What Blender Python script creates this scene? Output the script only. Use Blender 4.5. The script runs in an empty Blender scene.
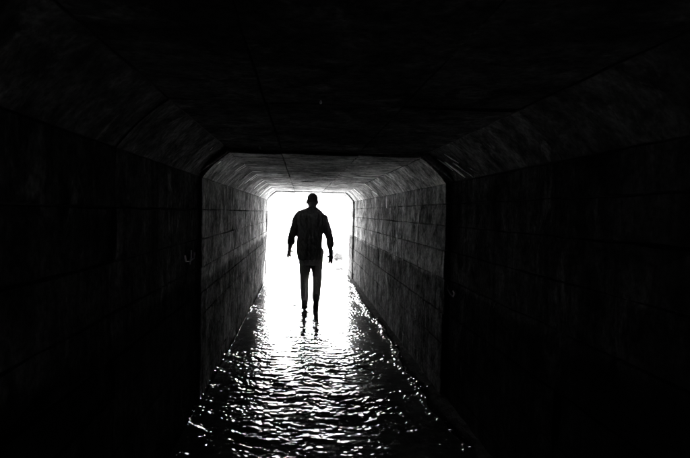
import bpy, bmesh, math, random
import numpy as np
from mathutils import Vector, Matrix, noise

random.seed(7)
np.random.seed(7)
scene = bpy.context.scene
COL = scene.collection
R = math.radians

# ------------------------------------------------------------------ camera
EYE = 1.43
YAW, PITCH, ROLL = 0.0802, 0.0304, 0.0218
cam_data = bpy.data.cameras.new("camera")
cam_data.sensor_width = 36.0
cam_data.lens = 28.0
cam_data.clip_start = 0.02
cam_data.clip_end = 5000
cam = bpy.data.objects.new("camera", cam_data)
COL.objects.link(cam)
fw = Vector((math.sin(YAW) * math.cos(PITCH), math.cos(YAW) * math.cos(PITCH), -math.sin(PITCH)))
rt = Vector((math.cos(YAW), -math.sin(YAW), 0))
up = rt.cross(fw)
c_, s_ = math.cos(ROLL), math.sin(ROLL)
rt2 = c_ * rt + s_ * up
up2 = -s_ * rt + c_ * up
m = Matrix((rt2, up2, -fw)).transposed().to_4x4()
m.translation = Vector((0, 0, EYE))
cam.matrix_world = m
scene.camera = cam

# ------------------------------------------------------------------ sky, sun, exposure
SUN_EL, SUN_AZ = R(50), R(14)          # azimuth from the tunnel axis (+Y) towards +X
world = bpy.data.worlds.new("World")
scene.world = world
world.use_nodes = True
wn = world.node_tree
bg = wn.nodes["Background"]
sky = wn.nodes.new("ShaderNodeTexSky")
sky.sky_type = 'NISHITA'
sky.sun_disc = False
sky.sun_elevation = SUN_EL
sky.sun_rotation = SUN_AZ
bw = wn.nodes.new("ShaderNodeRGBToBW")   # black-and-white photograph
wn.links.new(sky.outputs[0], bw.inputs[0])
wn.links.new(bw.outputs[0], bg.inputs[0])
bg.inputs[1].default_value = 0.06

sun_data = bpy.data.lights.new("sun", 'SUN')
sun_data.energy = 4.0
sun_data.angle = R(0.5)
sun_data.color = (1, 1, 1)
sun = bpy.data.objects.new("sun", sun_data)
COL.objects.link(sun)
sd = Vector((math.sin(SUN_AZ) * math.cos(SUN_EL), math.cos(SUN_AZ) * math.cos(SUN_EL), math.sin(SUN_EL)))
sun.rotation_euler = sd.to_track_quat('Z', 'Y').to_euler()
sun.location = sd * 40

scene.view_settings.view_transform = 'Standard'
scene.view_settings.look = 'None'
scene.view_settings.gamma = 1.0
scene.view_settings.use_curve_mapping = False
scene.view_settings.exposure = 7.5

cy = scene.cycles
cy.use_denoising = True
cy.denoiser = 'OPENIMAGEDENOISE'
cy.denoising_input_passes = 'RGB_ALBEDO_NORMAL'
cy.max_bounces = 8
cy.diffuse_bounces = 5
cy.glossy_bounces = 4
cy.use_adaptive_sampling = False
cy.sample_clamp_indirect = 3.0
cy.sample_clamp_direct = 0.0
cy.use_guiding = False
cy.blur_glossy = 0.6

# ------------------------------------------------------------------ helpers
def mesh_obj(name, bm, mat, parent=None, smooth=False):
    me = bpy.data.meshes.new(name)
    bm.to_mesh(me)
    bm.free()
    return link_mesh(name, me, mat, parent, smooth)

def link_mesh(name, me, mat, parent=None, smooth=False):
    if mat is not None and not me.materials:
        me.materials.append(mat)
    if smooth:
        me.polygons.foreach_set("use_smooth", [True] * len(me.polygons))
    o = bpy.data.objects.new(name, me)
    COL.objects.link(o)
    if parent is not None:
        o.parent = parent
    return o

def empty(name, loc=(0, 0, 0), parent=None):
    o = bpy.data.objects.new(name, None)
    COL.objects.link(o)
    o.location = loc
    o.empty_display_size = 0.1
    if parent is not None:
        o.parent = parent
    return o

def tag(o, label=None, cat=None, group=None, kind=None):
    if label: o["label"] = label
    if cat: o["category"] = cat
    if group: o["group"] = group
    if kind: o["kind"] = kind
    return o

def new_mat(name):
    mt = bpy.data.materials.new(name)
    mt.use_nodes = True
    return mt, mt.node_tree, mt.node_tree.nodes["Principled BSDF"]

class N:
    """tiny node-tree shorthand"""
    def __init__(s, nt): s.nt = nt
    def node(s, t, **kw):
        n = s.nt.nodes.new(t)
        for k, v in kw.items():
            setattr(n, k, v)
        return n
    def link(s, a, b): s.nt.links.new(a, b)
    def pos(s, scale=(1, 1, 1)):
        g = s.node("ShaderNodeNewGeometry")
        mp = s.node("ShaderNodeVectorMath", operation='MULTIPLY')
        s.link(g.outputs["Position"], mp.inputs[0])
        mp.inputs[1].default_value = scale
        return mp.outputs[0]
    def noise(s, vec, scale, detail=4, rough=.55, dist=0.):
        n = s.node("ShaderNodeTexNoise")
        s.link(vec, n.inputs["Vector"])
        n.inputs["Scale"].default_value = scale
        n.inputs["Detail"].default_value = detail
        n.inputs["Roughness"].default_value = rough
        n.inputs["Distortion"].default_value = dist
        return n.outputs["Fac"]
    def ramp(s, fac, stops):
        n = s.node("ShaderNodeValToRGB")
        s.link(fac, n.inputs[0])
        e = n.color_ramp.elements
        while len(e) < len(stops): e.new(.5)
        for el, (p, v) in zip(e, stops):
            el.position = p
            el.color = (v, v, v, 1)
        return n.outputs[0]
    def math(s, op, a, b=None, clamp=False):
        n = s.node("ShaderNodeMath", operation=op, use_clamp=clamp)
        for i, v in enumerate((a, b)):
            if v is None: continue
            if isinstance(v, (int, float)): n.inputs[i].default_value = v
            else: s.link(v, n.inputs[i])
        return n.outputs[0]

def concrete(name, lo, hi, bump=.5, streak=.6, damp=None, rough=(.75, .95)):
    mt, nt, b = new_mat(name)
    k = N(nt)
    p = k.pos()
    blot = k.noise(p, 2.3, 5, .6, .3)
    fine = k.noise(p, 38, 5, .65)
    st = k.noise(k.pos((6, 6, .9)), 1.5, 6, .7, .9)       # run-off streaks down the wall
    st2 = k.noise(k.pos((22, 22, 3.4)), 1.3, 5, .7, .7)
    base = k.ramp(blot, [(.36, lo), (.64, hi)])
    mid = k.ramp(k.noise(p, 7.5, 6, .7, .5), [(.36, .32), (.64, 1.45)])
    s1 = k.ramp(st, [(.36, 1 - .75 * streak), (.6, 1.0)])
    s2 = k.ramp(st2, [(.34, 1 - .45 * streak), (.56, 1.0)])
    f1 = k.ramp(fine, [(.32, .42), (.66, 1.25)])
    v = k.math('MULTIPLY', base, s1)
    v = k.math('MULTIPLY', v, s2)
    v = k.math('MULTIPLY', v, f1)
    v = k.math('MULTIPLY', v, mid)
    # pale lime bloom in patches
    lime = k.ramp(k.noise(k.pos((5, 5, 2.2)), 1.1, 6, .7, .8), [(.57, 0.), (.68, 1.)])
    v = k.math('ADD', v, k.math('MULTIPLY', k.math('MULTIPLY', lime, f1), hi * .9))
    rr = k.ramp(k.noise(p, 3.1, 4), [(.35, rough[0]), (.65, rough[1])])
    if damp is not None:
        sep = k.node("ShaderNodeSeparateXYZ")
        k.link(k.pos(), sep.inputs[0])
        wob = k.math('MULTIPLY', k.math('SUBTRACT', k.noise(k.pos((1, 1, .2)), 1.4, 5), .5), .22)
        h = k.math('ADD', sep.outputs[2], wob)
        d = k.node("ShaderNodeMapRange")
        k.link(h, d.inputs[0])
        d.inputs[1].default_value = damp - .015
        d.inputs[2].default_value = damp + .03
        d.inputs[3].default_value = .36
        d.inputs[4].default_value = 1.0
        v = k.math('MULTIPLY', v, d.outputs[0])
    k.link(v, b.inputs["Base Color"])
    k.link(rr, b.inputs["Roughness"])
    b.inputs["Specular IOR Level"].default_value = 0.0
    hgt = k.math('ADD', k.math('MULTIPLY', k.noise(p, 14, 6, .62), .8), k.math('MULTIPLY', st2, .25 + .3 * streak))
    vor = k.node("ShaderNodeTexVoronoi")
    k.link(p, vor.inputs["Vector"])
    vor.inputs["Scale"].default_value = 46
    pits = k.ramp(vor.outputs["Distance"], [(.08, 0.), (.2, .35)])
    hgt = k.math('ADD', hgt, pits)
    bp = k.node("ShaderNodeBump")
    bp.inputs["Strength"].default_value = bump
    bp.inputs["Distance"].default_value = .012
    k.link(hgt, bp.inputs["Height"])
    k.link(bp.outputs[0], b.inputs["Normal"])
    return mt

def simple(name, lo, hi, scale=20, rough=.7, bump=.2, dist=.004, spec=.4, sheen=0., sheen_rough=.4):
    mt, nt, b = new_mat(name)
    k = N(nt)
    tc = k.node("ShaderNodeTexCoord").outputs["Object"]
    n = k.noise(tc, scale, 5, .6)
    k.link(k.ramp(n, [(.3, lo), (.7, hi)]), b.inputs["Base Color"])
    b.inputs["Roughness"].default_value = rough
    b.inputs["Specular IOR Level"].default_value = spec
    if sheen:
        b.inputs["Sheen Weight"].default_value = sheen
        b.inputs["Sheen Roughness"].default_value = sheen_rough
    bp = k.node("ShaderNodeBump")
    bp.inputs["Strength"].default_value = bump
    bp.inputs["Distance"].default_value = dist
    k.link(k.noise(tc, scale * 5, 4, .6), bp.inputs["Height"])
    k.link(bp.outputs[0], b.inputs["Normal"])
    return mt

M = {}
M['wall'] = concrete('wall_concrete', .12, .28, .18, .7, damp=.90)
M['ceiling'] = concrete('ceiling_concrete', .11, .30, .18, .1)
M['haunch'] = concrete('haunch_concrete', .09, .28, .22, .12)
# camera-side section: the fading of light is painted in as darker concrete
M['shaded_wall'] = concrete('shaded_wall_concrete', .026, .07, .16, .7, damp=.90)
M['shaded_ceiling'] = concrete('shaded_ceiling_concrete', .015, .038, .14, .3)
M['shaded_haunch'] = concrete('shaded_haunch_concrete', .022, .065, .22, .12)
M['shell'] = simple('joint_concrete', .03, .06, 8, .9, .4, .01, 0)
M['ridge'] = simple('seam_ridge_concrete', .55, .75, 30, .6, .4, .004, 0)
M['lime'] = simple('lime_deposit', .55, .75, 60, .5, .5, .003, 0)
M['chalk'] = simple('chalk', .7, .8, 90, .9, .2, .002, 0)
M['silt'] = simple('wet_silt', .015, .035, 12, .95, .9, .02, 0)
M['ground'] = simple('gravel_ground', .13, .24, 3, .9, .6, .03)
M['grass'] = simple('dry_grass_bank', .16, .3, 5, .9, .6, .05)
M['blocker'] = simple('pale_light_blocker', .42, .6, 2, .9, .6, .05, .1)  # colour of the added light-blocking bank outside
BLOCKER_Y, BLOCKER_H = 38, 5.0
M['rock'] = simple('wet_dark_rock', .008, .016, 9, .9, .6, .02)
M['shirt'] = simple('shirt_cloth', .06, .09, 40, .9, .35, .003, .1, .8, .3)
M['trousers'] = simple('trouser_cloth', .24, .30, 60, .9, .3, .002, .1, 1., .3)
M['skin'] = simple('skin', .10, .13, 30, .5, .15, .001)
M['hair'] = simple('short_dark_hair', .01, .02, 160, .6, .8, .004)
M['shoe'] = simple('shoe_leather', .06, .10, 40, .6, .2, .002)
M['eye'] = simple('eye', .2, .3, 10, .1, 0, .001)

# water: clear shallow stream, mirror at grazing angles and see-through down to its bed
mt, nt, b = new_mat('stream_water')
k = N(nt)
nt.nodes.remove(b)
gl = k.node("ShaderNodeBsdfGlossy")
gl.inputs["Roughness"].default_value = .012
tr = k.node("ShaderNodeBsdfTransparent")
tr.inputs["Color"].default_value = (.62, .62, .62, 1)
fr = k.node("ShaderNodeFresnel")
fr.inputs["IOR"].default_value = 1.333
mx = k.node("ShaderNodeMixShader")
bp = k.node("ShaderNodeBump")
bp.inputs["Strength"].default_value = .3
bp.inputs["Distance"].default_value = .006
k.link(k.noise(k.pos((1, 1, 1)), 34, 3, .5, .4), bp.inputs["Height"])
k.link(bp.outputs[0], gl.inputs["Normal"])
k.link(bp.outputs[0], fr.inputs["Normal"])
k.link(fr.outputs[0], mx.inputs[0])
k.link(tr.outputs[0], mx.inputs[1])
k.link(gl.outputs[0], mx.inputs[2])
k.link(mx.outputs[0], nt.nodes["Material Output"].inputs["Surface"])
M['water'] = mt
M['bed'] = simple('stream_bed_sand', .16, .30, 9, .9, .8, .02, .1)
mt, nt, b = new_mat('water_drop')
b.inputs["Base Color"].default_value = (.25, .25, .25, 1)
b.inputs["Roughness"].default_value = .05
b.inputs["IOR"].default_value = 1.4
M['drop'] = mt

# ------------------------------------------------------------------ tunnel dimensions (camera at x = 0, y = 0)
XL, XR, H = -0.745, 1.107, 1.862
CW, CH = 0.195, 0.19            # haunch width and height
Y0, YE = -5.1, 12.25
D1, D2 = 4.09, 11.35            # construction joints
STEP = (D2 - D1) / 4            # formwork length 1.815 m
COLS = []                       # (start, end) of each formwork bay
y = D1
edges = [D1 - 5 * STEP, D1 - 4 * STEP, D1 - 3 * STEP, D1 - 2 * STEP, D1 - STEP, D1, D1 + STEP, D1 + 2 * STEP, D1 + 3 * STEP, D2, YE]
for i in range(len(edges) - 1):
    COLS.append((edges[i], edges[i + 1]))
GAP = .003
JGAP = .004
def seg(yy):                      # each cast section is set a little wider or narrower: (left, right, top) offset outwards
    return (.020, .022, .020) if yy < D1 else ((0, 0, 0) if yy < D2 else (-.008, -.034, -.022))
def trim(a, b_):
    ja = JGAP if a in (D1, D2) else GAP
    jb = JGAP if b_ in (D1, D2) else GAP
    return a + ja, b_ - jb

tunnel = empty('tunnel', ((XL + XR) / 2, YE, 0))
tag(tunnel, "long dark board-marked concrete culvert with chamfered upper corners and open bright far end", "tunnel")
TI = Matrix.Translation(-tunnel.location)
def under_tunnel(o):            # keep world coordinates when parented
    o.parent = tunnel
    o.matrix_parent_inverse = TI
    return o

left_wall = under_tunnel(empty('left_wall', (XL, 0, 0)))
right_wall = under_tunnel(empty('right_wall', (XR, 0, 0)))
ceiling = under_tunnel(empty('ceiling', (0, 0, H)))
bpy.context.view_layer.update()
def under(o, par):
    o.parent = par
    o.matrix_parent_inverse = par.matrix_world.inverted()
    return o

# outer shell: thick solid casing behind the formed faces, recessed so that seams and joints read as grooves
def profile(off):
    return [(XL - off, -.25), (XL - off, H - CH + off * .45), (XL + CW - off * .45, H + off), (XR - CW + off * .45, H + off),
            (XR + off, H - CH + off * .45), (XR + off, -.25)]
bm = bmesh.new()
inner, outer = profile(.055), profile(.40)
ya, yb = Y0 - .3, YE
rings = []
for pts, yy in ((inner, ya), (inner, yb), (outer, yb), (outer, ya)):
    rings.append([bm.verts.new((x, yy, z)) for x, z in pts])
for a in range(4):
    A, B = rings[a], rings[(a + 1) % 4]
    for i in range(5):
        bm.faces.new((A[i], A[i + 1], B[i + 1], B[i]))
for i in (0, 5):
    bm.faces.new([r[i] for r in rings])
bmesh.ops.recalc_face_normals(bm, faces=bm.faces)
under_tunnel(mesh_obj('casing', bm, M['shell']))
# mouth ring closing the far end of the casing
bm = bmesh.new()
rr_ = [[bm.verts.new((x, yy, z)) for x, z in profile(o_)] for o_, yy in ((.003, YE + .002), (.003, YE + .09), (.42, YE + .09), (.42, YE + .002))]
for a in range(4):
    A, B = rr_[a], rr_[(a + 1) % 4]
    for i in range(5):
        bm.faces.new((A[i], A[i + 1], B[i + 1], B[i]))
for i in (0, 5):
    bm.faces.new([r[i] for r in rr_])
bmesh.ops.recalc_face_normals(bm, faces=bm.faces)
under_tunnel(mesh_obj('mouth_ring', bm, M['wall']))
bm = bmesh.new()
pts = profile(.40)
f0 = [bm.verts.new((x, ya - .01, z)) for x, z in pts]
f1 = [bm.verts.new((x, ya - .4, z)) for x, z in pts]
bm.faces.new(f0); bm.faces.new(f1[::-1])
for i in range(6):
    j = (i + 1) % 6
    bm.faces.new((f0[i], f1[i], f1[j], f0[j]))
bmesh.ops.recalc_face_normals(bm, faces=bm.faces)
under_tunnel(mesh_obj('end_wall', bm, M['wall']))

# one formed board: front face a small grid with ragged edges and bevelled arrises
def board_mesh(name, L, hh, nx, nz, mat, seed, rag=.006, bow=.0035):
    rnd = random.Random(seed)
    bm = bmesh.new()
    T = .05
    def grid(inset, dep, jit):
        g = []
        for i in range(nx + 1):
            row = []
            for j in range(nz + 1):
                u = inset + (L - 2 * inset) * i / nx
                v = inset + (hh - 2 * inset) * j / nz
                e = i in (0, nx) or j in (0, nz)
                if e and jit:
                    u += rnd.uniform(-rag, rag * .4)
                    v += rnd.uniform(-rag, rag) * .7
                row.append(bm.verts.new((u, v, dep + (rnd.uniform(-bow, bow) if jit else 0))))
            g.append(row)
        return g
    g = grid(.005, 0, True)
    for i in range(nx):
        for j in range(nz):
            bm.faces.new((g[i][j], g[i + 1][j], g[i + 1][j + 1], g[i][j + 1]))
    border = [g[i][0] for i in range(nx + 1)] + [g[nx][j] for j in range(1, nz + 1)] + \
             [g[i][nz] for i in range(nx - 1, -1, -1)] + [g[0][j] for j in range(nz - 1, 0, -1)]
    def ring(grow, dep):
        out = []
        for v in border:
            cx, cz = v.co.x - L / 2, v.co.y - hh / 2
            out.append(bm.verts.new((v.co.x + math.copysign(grow, cx), v.co.y + math.copysign(grow, cz) , dep)))
        return out
    r1 = ring(.004, -.007)
    r2 = ring(.004, -T)
    n = len(border)
    for i in range(n):
        j = (i + 1) % n
        bm.faces.new((border[j], border[i], r1[i], r1[j]))
        bm.faces.new((r1[j], r1[i], r2[i], r2[j]))
    bmesh.ops.recalc_face_normals(bm, faces=bm.faces)
    me = bpy.data.meshes.new(name)
    bm.to_mesh(me); bm.free()
    me.materials.append(mat)
    return me

rowsL = [-.16, .12, .40, .63, .80, .995, 1.21, 1.43, H - CH]
rowsR = [-.16, .14, .42, .66, .93, 1.15, 1.345, 1.515, H - CH]
cache = {}
rnd = random.Random(3)
for side, rows, par in ((-1, rowsL, left_wall), (1, rowsR, right_wall)):
    for ci, (a, b_) in enumerate(COLS):
        y0, y1 = trim(a, b_)
        for ri in range(len(rows) - 1):
            z0, z1 = rows[ri] + .001, rows[ri + 1] - .001
            if ri == len(rows) - 2: z1 += seg((a + b_) / 2)[2] * .41
            key = (side, a < D1, a >= D2, round(y1 - y0, 3), ri, rnd.randrange(3))
            if key not in cache:
                cache[key] = board_mesh('wall_board', y1 - y0, z1 - z0, 11, 3, M['shaded_wall'] if a < D1 else M['wall'], hash(key) & 0xffff)
            o = link_mesh('wall_board', cache[key], None)
            off = rnd.uniform(-.006, .003)
            if rnd.random() < .12: off -= .006
            off -= seg((a + b_) / 2)[0 if side < 0 else 1]
            tilt = rnd.uniform(-.003, .003)
            # local x -> world y, local y -> world z, local z -> into the tunnel
            if side < 0:
                mw = Matrix(((0, 0, 1, XL + off), (1, 0, 0, y0), (0, 1, 0, z0), (0, 0, 0, 1)))
            else:
                mw = Matrix(((0, 0, -1, XR - off), (-1, 0, 0, y1), (0, 1, 0, z0), (0, 0, 0, 1)))
            o.matrix_world = mw @ Matrix.Rotation(tilt, 4, 'X')
            under(o, par)

# haunches: slightly bowed chamfer panels, one per bay and side
def haunch_curve(side, n=7, off=0.0, yy=5.0):
    """points from wall top to ceiling edge; off > 0 moves into the tunnel"""
    out = []
    oL, oR, oT = seg(yy)
    A = Vector((XL - oL, H - CH + .41 * oT)) if side < 0 else Vector((XR + oR, H - CH + .41 * oT))
    B = Vector((XL + CW - .41 * oL, H + oT)) if side < 0 else Vector((XR - CW + .41 * oR, H + oT))
    d = (B - A).normalized()
    nin = Vector((-d.y, d.x))
    if nin.x * side > 0: nin = -nin
    for i in range(n + 1):
        t = i / n
        p = A.lerp(B, t) - nin * (.012 * 4 * t * (1 - t)) + nin * off
        out.append(p)
    return out
for side in (-1, 1):
    for (a, b_) in COLS:
        y0, y1 = trim(a, b_)
        bm = bmesh.new()
        off = rnd.uniform(-.005, .003)
        n = 7
        ny = 8
        front = haunch_curve(side, n, off, (a + b_) / 2)
        back = haunch_curve(side, n, off - .05, (a + b_) / 2)
        g = [[bm.verts.new((p.x + rnd.uniform(-.001, .001), y0 + (y1 - y0) * j / ny, p.y + rnd.uniform(-.0012, .0012))) for p in front] for j in range(ny + 1)]
        h = [[bm.verts.new((p.x, y0 + (y1 - y0) * j / ny, p.y)) for p in back] for j in (0, ny)]
        for j in range(ny):
            for i in range(n):
                bm.faces.new((g[j][i], g[j][i + 1], g[j + 1][i + 1], g[j + 1][i]))
        for i in range(n):
            bm.faces.new((g[0][i], h[0][i], h[0][i + 1], g[0][i + 1]))
            bm.faces.new((g[ny][i + 1], h[1][i + 1], h[1][i], g[ny][i]))
        bmesh.ops.recalc_face_normals(bm, faces=bm.faces)
        if side < 0:
            pass
        under(mesh_obj('haunch_panel', bm, M['shaded_haunch'] if a < D1 else M['haunch'], None, False), ceiling)

# ceiling panels: three across each bay
cxs = [XL + CW, -.16, .42, XR - CW]
for (a, b_) in COLS:
    y0, y1 = trim(a, b_)
    for i in range(3):
        x0, x1 = cxs[i] + .0005, cxs[i + 1] - .0005
        if i == 0: x0 -= .41 * seg((a + b_) / 2)[0]
        if i == 2: x1 += .41 * seg((a + b_) / 2)[1]
        key = ('c', a < D1, a >= D2, round(y1 - y0, 3), i, rnd.randrange(2))
        if key not in cache:
            cache[key] = board_mesh('ceiling_board', x1 - x0, y1 - y0, 3, 8, M['shaded_ceiling'] if a < D1 else M['ceiling'], hash(str(key)) & 0xffff)
        o = link_mesh('ceiling_board', cache[key], None)
        off = rnd.uniform(-.006, .004)
        o.matrix_world = Matrix(((1, 0, 0, x0), (0, -1, 0, y1), (0, 0, -1, H - off + seg((a + b_) / 2)[2]), (0, 0, 0, 1)))
        under(o, ceiling)

# transverse concrete seams left by the formwork across haunch and ceiling edge
def ridge(side, yy, width, proud, t0, t1, ext, mat, name='form_seam', wob=.01):
    cur = haunch_curve(side, 16, 0.0, yy)
    sgn = 1 if side < 0 else -1
    pts = []
    for i, p in enumerate(cur):
        t = i / 16
        if t0 <= t <= t1: pts.append(p)
    if t1 >= 1 and ext > 0:
        for q in range(1, 7):
            pts.append(Vector((cur[-1].x + sgn * ext * q / 6, cur[-1].y)))
    bm = bmesh.new()
    rings = []
    nn = len(pts)
    for i, p in enumerate(pts):
        a = pts[max(i - 1, 0)]; c = pts[min(i + 1, nn - 1)]
        d = (c - a).normalized()
        nin = Vector((-d.y, d.x))
        if nin.y > 0: nin = -nin
        fade = min(1, 2.5 * min(i + .6, nn - i - .4) / nn)
        yc = yy + wob * math.sin(i * .55 + yy * 9) + .06 * (i / nn) ** 2
        ring = []
        for a_ in range(6):
            th = math.pi * a_ / 5
            q = p + nin * (proud * fade * math.sin(th) - .004 + rnd.uniform(-.0006, .0006))
            ring.append(bm.verts.new((q.x, yc + width * math.cos(th) * (.5 + .5 * fade), q.y)))
        rings.append(ring)
    for i in range(nn - 1):
        for j in range(5):
            bm.faces.new((rings[i][j], rings[i][j + 1], rings[i + 1][j + 1], rings[i + 1][j]))
    bm.faces.new(rings[0]); bm.faces.new(rings[-1][::-1])
    bmesh.ops.recalc_face_normals(bm, faces=bm.faces)
    return under(mesh_obj(name, bm, mat, None, True), ceiling)
for yy, w, pr, t0, t1, ext in ((5.12, .022, .004, .42, 1, .24), (5.24, .016, .004, .48, 1, .14), (5.95, .012, .004, .3, 1, .3), (6.45, .04, .005, .12, 1, .35),
                               (6.62, .03, .004, .3, 1, .25), (7.7, .06, .005, .05, 1, .4), (8.4, .05, .005, .2, 1, .3), (9.5, .07, .005, 0, 1, .4), (10.4, .06, .005, .1, 1, .3)):
    ridge(-1, yy, w, pr + .004, t0, t1, ext, M['ridge'])
for yy, w, pr, t0, t1, ext in ((5.85, .018, .004, .42, 1, .22), (6.15, .024, .004, .5, 1, .28), (6.5, .02, .004, .7, 1, .3), (7.9, .04, .005, .5, 1, .3), (9.6, .05, .005, .2, 1, .4)):
    ridge(1, yy, w, pr + .004, t0, t1, ext, M['ridge'])
# raised lips either side of the open joint
for side in (-1, 1):
    ridge(side, D1 - .11, .030, .034, 0, 1, .5, M['haunch'], 'joint_lip', .002)
ridge(1, D1 + .022, .008, .007, 0, 1, 0, M['ridge'], 'joint_lip', .001)

# lime runs and wet streaks down the right-hand haunch
def streak(side, yy, t0, t1, w, proud, mat, name='lime_streak', slant=.0):
    cur = haunch_curve(side, 20, 0.0, yy)
    i0, i1 = int(t0 * 20), int(t1 * 20)
    pts = cur[i0:i1 + 1]
    bm = bmesh.new()
    rings = []
    nn = len(pts)
    for i, p in enumerate(pts):
        a = pts[max(i - 1, 0)]; c = pts[min(i + 1, nn - 1)]
        d = (c - a).normalized()
        nin = Vector((-d.y, d.x))
        if nin.y > 0: nin = -nin
        f = math.sin(math.pi * (i + .5) / nn) ** .5
        ring = []
        for a_ in range(5):
            th = math.pi * a_ / 4
            q = p + nin * (proud * f * math.sin(th) - .003)
            ring.append(bm.verts.new((q.x, yy + slant * i / nn + w * f * math.cos(th) + rnd.uniform(-.15, .15) * w, q.y)))
        rings.append(ring)
    for i in range(nn - 1):
        for j in range(4):
            bm.faces.new((rings[i][j], rings[i][j + 1], rings[i + 1][j + 1], rings[i + 1][j]))
    bm.faces.new(rings[0]); bm.faces.new(rings[-1][::-1])
    bmesh.ops.recalc_face_normals(bm, faces=bm.faces)
    return under(mesh_obj(name, bm, mat, None, True), ceiling)
for yy, t0, t1, w, pr, sl in ((5.35, .62, .9, .05, .006, .1), (7.3, .68, .92, .06, .006, .15), (7.65, .0, .4, .06, .007, .35), (4.62, .0, .55, .018, .006, .1),
                              (4.50, .05, .35, .012, .006, .12), (6.9, .0, .22, .04, .006, .1), (3.66, .05, .6, .024, .006, .16), (3.48, .0, .5, .02, .005, .2), (3.8, .3, .75, .016, .005, .1), (3.56, .45, .8, .014, .005, .1), (3.36, .1, .35, .016, .005, .14)):
    streak(1, yy, t0, t1, w, pr, M['lime'], slant=sl)
for yy, t0, t1, w, pr, sl in ((3.72, .55, .9, .012, .005, -.1), (8.9, .2, .6, .03, .01, .1), (4.17, .52, .68, .022, .006, .02)):
    streak(-1, yy, t0, t1, w, pr, M['lime'], slant=sl)
# pale run at the top of the right wall
def wall_blob(side, yy, z0, z1, w, mat, name):
    bm = bmesh.new()
    bmesh.ops.create_uvsphere(bm, u_segments=10, v_segments=8, radius=1)
    X = XL - seg(yy)[0] + .002 if side < 0 else XR + seg(yy)[1] - .002
    for v in bm.verts:
        v.co = Vector((X + v.co.x * .007, yy + v.co.y * w * (1 + .3 * math.sin(v.co.z * 5)), (z0 + z1) / 2 + v.co.z * (z1 - z0) / 2))
    return under(mesh_obj(name, bm, mat, None, True), left_wall if side < 0 else right_wall)
wall_blob(1, 7.0, 1.5, 1.665, .035, M['lime'], 'lime_streak')
wall_blob(1, 5.0, 1.33, 1.47, .008, M['lime'], 'lime_streak')

# hanging water drops that catch the daylight
def drop(x, yy, z, r, par, name='water_drop'):
    bm = bmesh.new()
    bmesh.ops.create_uvsphere(bm, u_segments=12, v_segments=8, radius=r)
    for v in bm.verts:
        if v.co.z > 0: v.co.z *= 1.7; v.co.x *= 1 - .35 * v.co.z / (1.7 * r); v.co.y *= 1 - .35 * v.co.z / (1.7 * r)
        v.co += Vector((x, yy, z))
    return under(mesh_obj(name, bm, M['drop'], None, True), par)
drop(-.30, 3.75, H + .020 - .016, .010, ceiling)
drop(.065, 2.15, H + .020 - .016, .006, ceiling)

# pale chalk scrawls on the walls, scratched at shoulder and hip height
def scrawl(side, yy, z, strokes, w, par):
    bm = bmesh.new()
    X = XL - seg(yy)[0] + .0075 if side < 0 else XR + seg(yy)[1] - .0075
    for st in strokes:
        pts = [Vector((X, yy + a * 3.2, z + b2 * .8)) for a, b2 in st]
        prev = None
        for i, p in enumerate(pts):
            d = (pts[min(i + 1, len(pts) - 1)] - pts[max(i - 1, 0)]).normalized()
            nrm = Vector((0, -d.z * 3.2, d.y)) * w * rnd.uniform(.6, 1.2)
            dx = Vector((.004 * (1 if side > 0 else -1), 0, 0))
            cur = [bm.verts.new(p + nrm), bm.verts.new(p - nrm), bm.verts.new(p - nrm + dx * 2), bm.verts.new(p + nrm + dx * 2)]
            if prev:
                for q in range(4):
                    bm.faces.new((prev[q], prev[(q + 1) % 4], cur[(q + 1) % 4], cur[q]))
            else:
                bm.faces.new(cur)
            prev = cur
        bm.faces.new(prev[::-1])
    bmesh.ops.recalc_face_normals(bm, faces=bm.faces)
    return under(mesh_obj('chalk_scrawl', bm, M['chalk']), par)
scrawl(-1, 3.78, 1.10, [[(-.06, .03), (-.05, -.02), (-.01, -.035), (.03, -.02), (.04, .03)], [(0, .06), (.0, .0), (-.01, -.06)]], .003, left_wall)
scrawl(1, 3.98, .86, [[(.03, .06), (.015, .03), (.02, .0), (-.005, -.03), (-.03, -.045)], [(-.03, -.045), (-.04, -.01), (-.03, .01)]], .0022, right_wall)

# ------------------------------------------------------------------ floor and stream
bm = bmesh.new()
x0, x1 = XL - .3, XR + .3
vs = [bm.verts.new(p) for p in ((x0, Y0 - .25, -.055), (x1, Y0 - .25, -.055), (x1, YE + .02, -.055), (x0, YE + .02, -.055))]
bm.faces.new(vs)
r = bmesh.ops.extrude_face_region(bm, geom=bm.faces[:])
for v in r['geom']:
    if isinstance(v, bmesh.types.BMVert): v.co.z -= .17
bmesh.ops.recalc_face_normals(bm, faces=bm.faces)
tag(mesh_obj('tunnel_floor', bm, M['bed']), kind='structure')

MAN = Vector((.150, 8.05, 0))
def smooth(a, b_, t):
    t = np.clip((t - a) / (b_ - a), 0, 1)
    return t * t * (3 - 2 * t)
ys = []
y = Y0
while y < 1.6: ys.append(y); y += .06
while y < 18.0:
    ys.append(y); y += .0058 * max(1, (y / 3.0) ** 1.25)
xs = np.linspace(XL - .055, XR + .055, 380)
ys = np.array(ys)
X, Y = np.meshgrid(xs, ys)
rng = np.random.RandomState(11)
Z = np.zeros_like(X)
Zs = np.zeros_like(X)
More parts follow.
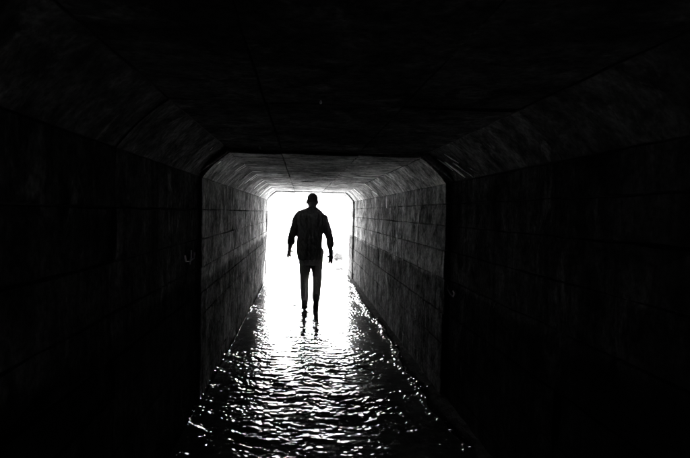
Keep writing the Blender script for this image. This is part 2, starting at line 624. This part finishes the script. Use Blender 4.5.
# crests mostly across the flow, short-crested
for lam0, amp, spread, cnt, tgt in ((.36, .0018, .45, 10, 0), (.17, .0020, .6, 18, 0), (.095, .0020, .8, 24, 0), (.055, .0014, 1.0, 30, 1), (.034, .0007, 1.2, 30, 1)):
    for i in range(cnt):
        lam = lam0 * rng.uniform(.75, 1.3)
        th = rng.normal(0, spread)
        kx, ky = 2 * math.pi / lam * math.sin(th), 2 * math.pi / lam * math.cos(th)
        ph = rng.uniform(0, 2 * math.pi)
        a = amp * math.sqrt(2. / cnt) * rng.uniform(.6, 1.4)
        w = a * np.sin(kx * X + ky * Y + ph + .5 * np.sin(2.1 * X + 1.3 * Y + ph * 3))
        if tgt: Zs += w
        else: Z += w
nz_ = np.zeros_like(X)
for i in range(14):
    lam = rng.uniform(.25, 1.3); th = rng.uniform(0, math.pi); ph = rng.uniform(0, 6.28)
    nz_ += np.sin(2 * math.pi / lam * (math.sin(th) * X * 1.5 + math.cos(th) * Y) + ph)
patch = np.clip(.92 + .22 * nz_, .25, 1.7)
calm = 1.0 - .72 * smooth(3.9, 6.5, Y) - .10 * smooth(8.5, 11, Y)
edgeR = np.exp(-((X - (XR - .12 - .03 * np.sin(Y * 1.7) - .02 * np.sin(Y * 5.3))) / .045) ** 2)
edgeL = np.exp(-((X - (XL + .03)) / .06) ** 2)
Z *= 1.12
Z = Z * calm * patch + Zs * (calm * patch + .30 * smooth(.55, .85, X) * smooth(4.5, 6.5, Y) + 1.8 * edgeR + .8 * edgeL)
Z += edgeR * (.006 + .006 * np.sin(Y * 41 + 3 * np.sin(Y * 7)) * np.sin(Y * 17.3 + 2))
# wavelets pushed up around the walker's feet
for fx, fy in ((MAN.x - .09, MAN.y + .22), (MAN.x + .075, MAN.y - .25)):
    rr = np.sqrt((X - fx) ** 2 + (Y - fy) ** 2)
    Z += .006 * np.exp(-((rr - .16) / .03) ** 2) - .004 * np.exp(-((rr - .24) / .04) ** 2)
Z += .010 * np.exp(-((Y - 8.22 - .03 * np.sin(X * 9)) / .03) ** 2) * np.exp(-((X + .03) / .17) ** 2)
ny, nx = X.shape
verts = np.stack([X.ravel(), Y.ravel(), Z.ravel()], 1)
idx = np.arange(ny * nx).reshape(ny, nx)
faces = np.stack([idx[:-1, :-1].ravel(), idx[:-1, 1:].ravel(), idx[1:, 1:].ravel(), idx[1:, :-1].ravel()], 1)
def grid_mesh(name, verts, faces):
    me = bpy.data.meshes.new(name)
    me.vertices.add(len(verts)); me.vertices.foreach_set("co", verts.astype(np.float32).ravel())
    me.loops.add(faces.size); me.loops.foreach_set("vertex_index", faces.astype(np.int32).ravel())
    me.polygons.add(len(faces))
    me.polygons.foreach_set("loop_start", np.arange(0, faces.size, 4, dtype=np.int32))
    me.polygons.foreach_set("loop_total", np.full(len(faces), 4, dtype=np.int32))
    me.update(calc_edges=True); me.validate()
    return me
me = grid_mesh('water', verts, faces)
tag(link_mesh('water', me, M['water'], None, True), kind='structure')

# silt shelf along the right wall, its edge lapped by the stream
xs = np.linspace(0, 1, 9)
ys2 = np.arange(Y0, YE - .05, .03)
U, Y2 = np.meshgrid(xs, ys2)
wid = .085 + .03 * np.sin(Y2 * 1.7) + .02 * np.sin(Y2 * 5.3) + .012 * np.sin(Y2 * 13.1)
Xs = XR - .002 - wid * (1 - U)
Xs = np.where(U > .99, XR + .05, Xs)
Zs2 = -.03 + .055 * np.sqrt(U) + .006 * np.sin(Y2 * 23 + U * 9) * U + .004 * rng.uniform(-1, 1, U.shape)
ny, nx = U.shape
idx = np.arange(ny * nx).reshape(ny, nx)
faces = np.stack([idx[:-1, :-1].ravel(), idx[:-1, 1:].ravel(), idx[1:, 1:].ravel(), idx[1:, :-1].ravel()], 1)
me = grid_mesh('silt_bank', np.stack([Xs.ravel(), Y2.ravel(), Zs2.ravel()], 1), faces)
tag(link_mesh('silt_bank', me, M['silt'], None, True), kind='structure')

# ------------------------------------------------------------------ outside: gravel bed, banks, cover over the tunnel
bm = bmesh.new()
S = 400
n = 60
def ax(i, n=n):
    t = (i / n) * 2 - 1
    return math.copysign(abs(t) ** 3, t) * S
g = {}
for i in range(n + 1):
    for j in range(n + 1):
        x, y = ax(i), ax(j) + YE + 8
        z = -.30 + (.10 * noise.noise(Vector((x * .2, y * .2, 0))) if abs(x) < 200 else 0)
        g[i, j] = bm.verts.new((x, y, z - .02))
for i in range(n):
    for j in range(n):
        bm.faces.new((g[i, j], g[i + 1, j], g[i + 1, j + 1], g[i, j + 1]))
tag(mesh_obj('ground', bm, M['ground'], None, True), kind='structure')
bm = bmesh.new()
g = {}
for i in range(61):
    for j in range(71):
        x = -9 + 18 * i / 60; y = YE + .03 + 26 * j / 70
        wd = 1.15 + .06 * (y - YE)
        d = max(0, abs(x - .18) - wd)
        z = -.06 + .018 * noise.noise(Vector((x * 3, y * 3, 0))) + .03 * noise.noise(Vector((x * .8, y * .8, 4))) + min(1.6, .45 * d) * min(1, .5 + (y - YE) * .1)
        if j > 30: z += .012 * (j - 30) * .3
        g[i, j] = bm.verts.new((x, y, z))
for i in range(60):
    for j in range(70):
        bm.faces.new((g[i, j], g[i + 1, j], g[i + 1, j + 1], g[i, j + 1]))
tag(mesh_obj('creek_bed', bm, M['ground'], None, True), kind='structure')
# made-up steep bank beyond the mouth, added backlit to cut light deep inside
bm = bmesh.new()
g = {}
nb, hb = 80, 10
for i in range(nb + 1):
    for j in range(hb + 1):
        x = -60 + 120 * i / nb
        t = j / hb
        zz = -.6 + t * (BLOCKER_H + 1.2 * noise.noise(Vector((x * .11, 3, 0))))
        yy = BLOCKER_Y + .45 * t * BLOCKER_H + .8 * noise.noise(Vector((x * .2, t * 2.5, 7))) - .006 * x * x
        g[i, j] = bm.verts.new((x, yy, zz))
    g[i, hb + 1] = bm.verts.new((g[i, hb].co.x, g[i, hb].co.y + 14, g[i, hb].co.z + .5))
    g[i, hb + 2] = bm.verts.new((g[i, hb].co.x, g[i, hb].co.y + 30, -.6))
for i in range(nb):
    for j in range(hb + 2):
        bm.faces.new((g[i, j], g[i + 1, j], g[i + 1, j + 1], g[i, j + 1]))
tag(mesh_obj('light_blocker', bm, M['blocker'], None, True), kind='structure')
# earth cover: three solid prisms around the casing
bm = bmesh.new()
def hexa(pts):
    v = [bm.verts.new(p) for p in pts]
    for f in ((0, 1, 2, 3), (7, 6, 5, 4), (0, 4, 5, 1), (1, 5, 6, 2), (2, 6, 7, 3), (3, 7, 4, 0)):
        bm.faces.new([v[q] for q in f])
for xa, xb in ((-40, XL - .42), (XR + .42, 40)):
    hexa([(xa, -30, -.5), (xb, -30, -.5), (xb, YE, -.5), (xa, YE, -.5), (xa, -30, 3.6), (xb, -30, 3.6), (xb, YE - 2, 3.6), (xa, YE - 2, 3.6)])
hexa([(XL - .415, -30, H + .42), (XR + .415, -30, H + .42), (XR + .415, YE - .3, H + .42), (XL - .415, YE - .3, H + .42),
      (XL - .415, -30, 3.59), (XR + .415, -30, 3.59), (XR + .415, YE - 2, 3.59), (XL - .415, YE - 2, 3.59)])
bmesh.ops.recalc_face_normals(bm, faces=bm.faces)
tag(mesh_obj('embankment', bm, M['grass']), kind='structure')

def rock(loc, size, label, seed):
    bm = bmesh.new()
    bmesh.ops.create_icosphere(bm, subdivisions=3, radius=1)
    for v in bm.verts:
        d = 1 + .35 * noise.noise(v.co * 1.3 + Vector((seed, 0, 0))) + .15 * noise.noise(v.co * 3 + Vector((0, seed, 0)))
        v.co = Vector((v.co.x * size[0] * d, v.co.y * size[1] * d, max(v.co.z, -.6) * size[2] * d))
    o = mesh_obj('rock', bm, M['rock'], None, False)
    o.location = loc
    return tag(o, label, 'rock', 'rocks in the stream outside')
rock((1.14, 16.6, .05), (.15, .12, .15), "larger dark rock in the bright creek bed beside the man's lower hand", 1.3)
rock((.97, 13.5, .0), (.10, .06, .06), "small flat stone at the waterline just past the tunnel mouth", 4.1)
rock((.97, 17.0, .08), (.07, .06, .17), "smallest stone behind the larger rock in the creek bed", 8.1)

# ------------------------------------------------------------------ the walker
person = empty('person', MAN + Vector((0, 0, -.05)))
tag(person, "man in dark rolled-sleeve shirt and trousers wading away through the tunnel towards the light", "person")

def ellipsoid(bm, c, r, rot=None, seg=20):
    mt = Matrix.Translation(c) @ (rot.to_4x4() if rot else Matrix()) @ Matrix.Diagonal((*r, 1))
    bmesh.ops.create_uvsphere(bm, u_segments=seg, v_segments=seg // 2 + 2, radius=1, matrix=mt)

def tube(bm, pts, radii, seg=14, flat=None):
    """closed tapered tube through pts with rounded ends; radii are numbers or (side, depth) pairs"""
    pts = [Vector(p) for p in pts]
    # resample with catmull-rom for smooth bends
    P, RR = [], []
    n = len(pts)
    rad = [(r, r) if isinstance(r, (int, float)) else r for r in radii]
    for i in range(n - 1):
        p0, p1, p2, p3 = pts[max(i - 1, 0)], pts[i], pts[i + 1], pts[min(i + 2, n - 1)]
        for q in range(5):
            t = q / 5
            P.append(.5 * ((2 * p1) + (-p0 + p2) * t + (2 * p0 - 5 * p1 + 4 * p2 - p3) * t * t + (-p0 + 3 * p1 - 3 * p2 + p3) * t ** 3))
            RR.append((rad[i][0] * (1 - t) + rad[i + 1][0] * t, rad[i][1] * (1 - t) + rad[i + 1][1] * t))
    P.append(pts[-1]); RR.append(rad[-1])
    rings = []
    for i, p in enumerate(P):
        d = (P[min(i + 1, len(P) - 1)] - P[max(i - 1, 0)]).normalized()
        ref = Vector((0, 1, 0)) if abs(d.y) < .9 else Vector((0, 0, 1))
        u = ref.cross(d).normalized()      # sideways
        v = d.cross(u).normalized()
        rings.append((p, u, v, d, RR[i]))
    # rounded caps
    def ringverts(p, u, v, r, s):
        return [bm.verts.new(p + u * r[0] * s * math.cos(2 * math.pi * a / seg) + v * r[1] * s * math.sin(2 * math.pi * a / seg)) for a in range(seg)]
    allr = []
    p, u, v, d, r = rings[0]
    rm = min(r)
    for s in (.35, .75, .94):
        allr.append(ringverts(p - d * rm * math.sqrt(1 - s * s), u, v, r, s))
    for p, u, v, d, r in rings:
        allr.append(ringverts(p, u, v, r, 1))
    p, u, v, d, r = rings[-1]
    rm = min(r)
    for s in (.94, .75, .35):
        allr.append(ringverts(p + d * rm * math.sqrt(1 - s * s), u, v, r, s))
    for A, B in zip(allr[:-1], allr[1:]):
        for a in range(seg):
            b2 = (a + 1) % seg
            bm.faces.new((A[a], A[b2], B[b2], B[a]))
    bm.faces.new(allr[0][::-1]); bm.faces.new(allr[-1])

def loft(bm, rings, seg=28, power=2.3):
    """horizontal super-ellipse rings (cx, cy, z, rx, ry)"""
    allr = []
    for cx, cy_, z, rx, ry in rings:
        ring = []
        for a in range(seg):
            th = 2 * math.pi * a / seg
            c, s = math.cos(th), math.sin(th)
            ring.append(bm.verts.new((cx + rx * math.copysign(abs(c) ** (2 / power), c), cy_ + ry * math.copysign(abs(s) ** (2 / power), s), z)))
        allr.append(ring)
    for A, B in zip(allr[:-1], allr[1:]):
        for a in range(seg):
            b2 = (a + 1) % seg
            bm.faces.new((A[a], A[b2], B[b2], B[a]))
    bm.faces.new(allr[0][::-1]); bm.faces.new(allr[-1])

def fuse(name, bm, voxel, mat, parent, smooth_it=4, wrinkle=None):
    """voxel-fuse overlapping pieces into one continuous skin"""
    bmesh.ops.recalc_face_normals(bm, faces=bm.faces)
    me = bpy.data.meshes.new(name + '_raw')
    bm.to_mesh(me); bm.free()
    t = bpy.data.objects.new('tmp', me)
    COL.objects.link(t)
    md = t.modifiers.new('r', 'REMESH'); md.mode = 'VOXEL'; md.voxel_size = voxel
    ms = t.modifiers.new('s', 'SMOOTH'); ms.factor = .5; ms.iterations = smooth_it
    dg = bpy.context.evaluated_depsgraph_get()
    out = bpy.data.meshes.new_from_object(t.evaluated_get(dg))
    bpy.data.objects.remove(t); bpy.data.meshes.remove(me)
    out.name = name
    if wrinkle:
        b2 = bmesh.new(); b2.from_mesh(out); b2.normal_update()
        for v in b2.verts:
            v.co += v.normal * wrinkle(v.co)
        b2.to_mesh(out); b2.free()
    out.materials.clear()
    return link_mesh(name, out, mat, parent, True)

# joints (x to the right in the picture, y away from the camera, z up)
HEAD = Vector((.0, .02, 1.650))
SHL, SHR = Vector((-.208, 0, 1.390)), Vector((.156, 0, 1.390))
ELL, ELR = Vector((-.298, -.045, 1.085)), Vector((.268, -.05, 1.09))
WRL, WRR = Vector((-.330, .075, .915)), Vector((.290, .03, .855))
HIPL, HIPR = Vector((-.105, 0, .90)), Vector((.085, 0, .90))
KNL, KNR = Vector((-.100, .125, .50)), Vector((.100, .075, .50))
ANL, ANR = Vector((-.088, .185, .090)), Vector((.078, -.17, .200))

# --- body: one continuous skin
bm = bmesh.new()
ellipsoid(bm, HEAD + Vector((0, -.012, .015)), (.077, .096, .088))            # cranium
ellipsoid(bm, HEAD + Vector((0, -.02, -.045)), (.074, .074, .062))            # occiput
ellipsoid(bm, HEAD + Vector((0, .035, -.055)), (.063, .060, .070))            # jaw and face
ellipsoid(bm, HEAD + Vector((0, .075, -.105)), (.026, .022, .018))            # chin
ellipsoid(bm, HEAD + Vector((0, .103, -.022)), (.013, .022, .014), seg=12)    # nose tip
ellipsoid(bm, HEAD + Vector((0, .092, .0)), (.010, .016, .032), seg=12)       # nose bridge
ellipsoid(bm, HEAD + Vector((0, .082, .028)), (.045, .018, .010), seg=12)     # brow
ellipsoid(bm, HEAD + Vector((0, .090, -.062)), (.024, .010, .006), seg=12)    # lips
ellipsoid(bm, HEAD + Vector((0, .089, -.073)), (.021, .010, .006), seg=12)
for s in (-1, 1):
    ellipsoid(bm, HEAD + Vector((s * .081, -.005, -.022)), (.012, .020, .034), Matrix.Rotation(-.2, 3, 'X'), 12)   # ears
tube(bm, [(0, -.012, 1.40), (0, -.01, 1.48), (0, .005, 1.58)], [(.090, .078), .067, .063])
loft(bm, [(-.005, 0, .84, .12, .085), (-.01, 0, .93, .145, .10), (-.01, 0, 1.05, .135, .095), (-.005, 0, 1.22, .150, .11), (-.015, 0, 1.36, .165, .10), (-.01, -.005, 1.45, .13, .07)])
for S_, E_, W_ in ((SHL, ELL, WRL), (SHR, ELR, WRR)):
    tube(bm, [S_, S_.lerp(E_, .5), E_, E_.lerp(W_, .35), W_], [.055, .048, .042, .044, .032])
for Hh, K_, A_ in ((HIPL, KNL, ANL), (HIPR, KNR, ANR)):
    tube(bm, [Hh, Hh.lerp(K_, .5), K_, K_.lerp(A_, .35) + Vector((0, -.015, 0)), A_], [.078, .066, .048, .048, .032])
    tube(bm, [A_ + Vector((0, -.03, -.04)), A_ + Vector((0, .08, -.055))], [.03, .026])
def hand(W_, E_, side, curl, length=1.0):
    d = (W_ - E_).normalized()
    d = (d + Vector((0, .0, -.7))).normalized()
    inn = Vector((-side * .55, -.83, 0))              # palm turned half back
    inn = (inn - d * inn.dot(d)).normalized()
    fwd = inn.cross(d).normalized()
    if fwd.dot(Vector((-side, .6, 0))) < 0: fwd = -fwd   # thumb towards the body
    rot = Matrix((fwd, inn, d)).transposed()
    pc = W_ + d * .052
    ellipsoid(bm, pc, (.042, .017, .055), rot, 16)
    for i, (o, ln) in enumerate(((.030, .92), (.010, 1.0), (-.011, .94), (-.030, .76))):
        b0 = W_ + d * .088 + fwd * o
        L = .082 * ln * length
        a1, a2 = curl * .5, curl * 1.2
        p1 = b0 + (d * math.cos(a1) + inn * math.sin(a1)) * L * .45 + fwd * o * .12
        p2 = p1 + (d * math.cos(a2) + inn * math.sin(a2)) * L * .32
        p3 = p2 + (d * math.cos(a2 * 1.45) + inn * math.sin(a2 * 1.45)) * L * .25
        tube(bm, [b0 - d * .02, b0, p1, p2, p3], [.0095, .0095, .0088, .0082, .0070], 10)
    t0 = W_ + d * .030 + fwd * .030
    t1 = t0 + d * .030 + fwd * .028 + inn * .012
    t2 = t1 + d * .032 + fwd * .008 + inn * .010
    tube(bm, [W_ + d * .015 + fwd * .012, t0, t1, t2], [.014, .0125, .0105, .008], 10)
hand(WRL, ELL, -1, .75, .9)
hand(WRR, ELR, 1, .55)
body = fuse('body', bm, .0042, M['skin'], person, 3)
for s in (-1, 1):
    bm = bmesh.new()
    ellipsoid(bm, HEAD + Vector((s * .031, .079, .006)), (.012, .010, .009), seg=12)
    o = mesh_obj('eye', bm, M['eye'], body, True)

# --- hair: cropped cap over the cranium
bm = bmesh.new()
bmesh.ops.create_uvsphere(bm, u_segments=40, v_segments=26, radius=1)
C0 = HEAD + Vector((0, -.014, .017))
kill = []
for v in bm.verts:
    u_ = v.co.copy()
    nrm_ = (abs(u_.x) ** 2.25 + abs(u_.y) ** 2.25 + abs(u_.z) ** 2.25) ** (1 / 2.25)
    q = Vector((u_.x * .082, u_.y * .102, u_.z * .095)) / nrm_
    lim = -.045 if u_.y < .1 else -.045 + .115 * (u_.y - .1) / .6
    if abs(u_.x) > .75 and -.3 < u_.y < .45: lim = max(lim, .0)
    if q.z < lim: kill.append(v)
    rim = min(1, max(0, (q.z - lim) / .03))
    q.x *= .94 + .06 * rim; q.y *= .95 + .05 * rim
    v.co = C0 + q * (1 + .025 * noise.noise(q * 90))
bmesh.ops.delete(bm, geom=kill, context='VERTS')
r = bmesh.ops.solidify(bm, geom=bm.faces[:], thickness=.006)
mesh_obj('hair', bm, M['hair'], person, True)

# --- shirt: loose, sleeves rolled to the elbow
def wr(amp, sc, seed):
    def f(co):
        q = Vector((co.x * sc, co.y * sc, co.z * sc * .55)) + Vector((seed, seed * 2, 0))
        a = noise.noise(q) + .6 * noise.noise(q * 2.3) + .3 * noise.noise(q * 5.1)
        return amp * a
    return f
bm = bmesh.new()
loft(bm, [(-.018, 0, .765, .180, .128), (-.024, 0, .82, .190, .136), (-.03, 0, .92, .192, .140), (-.032, 0, 1.02, .192, .140), (-.030, 0, 1.14, .196, .142), (-.028, 0, 1.26, .208, .145),
          (-.028, 0, 1.34, .222, .138), (-.030, -.005, 1.41, .226, .124), (-.033, -.008, 1.455, .214, .114), (-.030, -.008, 1.494, .172, .100), (-.018, -.008, 1.520, .118, .086), (0, -.006, 1.545, .076, .074)])
for S_, E_, W_, s in ((SHL, ELL, WRL, -1), (SHR, ELR, WRR, 1)):
    tube(bm, [S_ + Vector((-s * .06, 0, 0)), S_, S_.lerp(E_, .5), E_ + Vector((0, 0, .02)), E_.lerp(W_, .30)],
         [.060, .074, .068, .058, .052])
shirt = fuse('shirt', bm, .007, M['shirt'], person, 5, wr(.010, 9, 3.1))
for E_, W_ in ((ELL, WRL), (ELR, WRR)):
    bm = bmesh.new()
    a, b2 = E_.lerp(W_, .20), E_.lerp(W_, .42)
    tube(bm, [a, a.lerp(b2, .5), b2], [.054, .059, .054], 20)
    fuse('cuff', bm, .006, M['shirt'], shirt, 2, wr(.007, 22, 8.2))
bm = bmesh.new()
loft(bm, [(0, -.008, 1.49, .082, .080), (0, -.010, 1.515, .077, .077), (0, -.010, 1.545, .070, .073), (0, -.008, 1.552, .062, .066)])
fuse('collar', bm, .006, M['shirt'], shirt, 2, wr(.003, 20, 2.2))

# --- trousers
bm = bmesh.new()
loft(bm, [(-.010, 0, .685, .150, .10), (-.012, 0, .715, .168, .112), (-.015, 0, .78, .172, .122), (-.015, 0, .86, .172, .125), (-.015, 0, .97, .165, .118)])
for Hh, K_, A_, s in ((HIPL, KNL, ANL, -1), (HIPR, KNR, ANR, 1)):
    tube(bm, [Hh + Vector((0, 0, -.03)), Hh.lerp(K_, .45) + Vector((-s * .014, 0, 0)), K_, K_.lerp(A_, .4) + Vector((0, -.015, 0)), A_ + Vector((0, 0, -.005))], [.104, .097, .072, .063, .056])
fuse('trousers', bm, .007, M['trousers'], person, 4, wr(.009, 11, 5.7))

# --- shoes
for A_, pitch in ((ANL, 0.0), (ANR, .6)):
    bm = bmesh.new()
    rot = Matrix.Rotation(-pitch, 3, 'X')
    def P(x, y, z): return A_ + rot @ Vector((x, y, z))
    tube(bm, [P(0, -.035, .01), P(0, -.045, -.045)], [.046, .044])
    tube(bm, [P(0, -.045, -.055), P(0, .05, -.06), P(0, .13, -.066), P(0, .18, -.07)], [(.040, .036), (.045, .036), (.047, .026), (.036, .018)])
    sh = fuse('shoe', bm, .005, M['shoe'], person, 3)
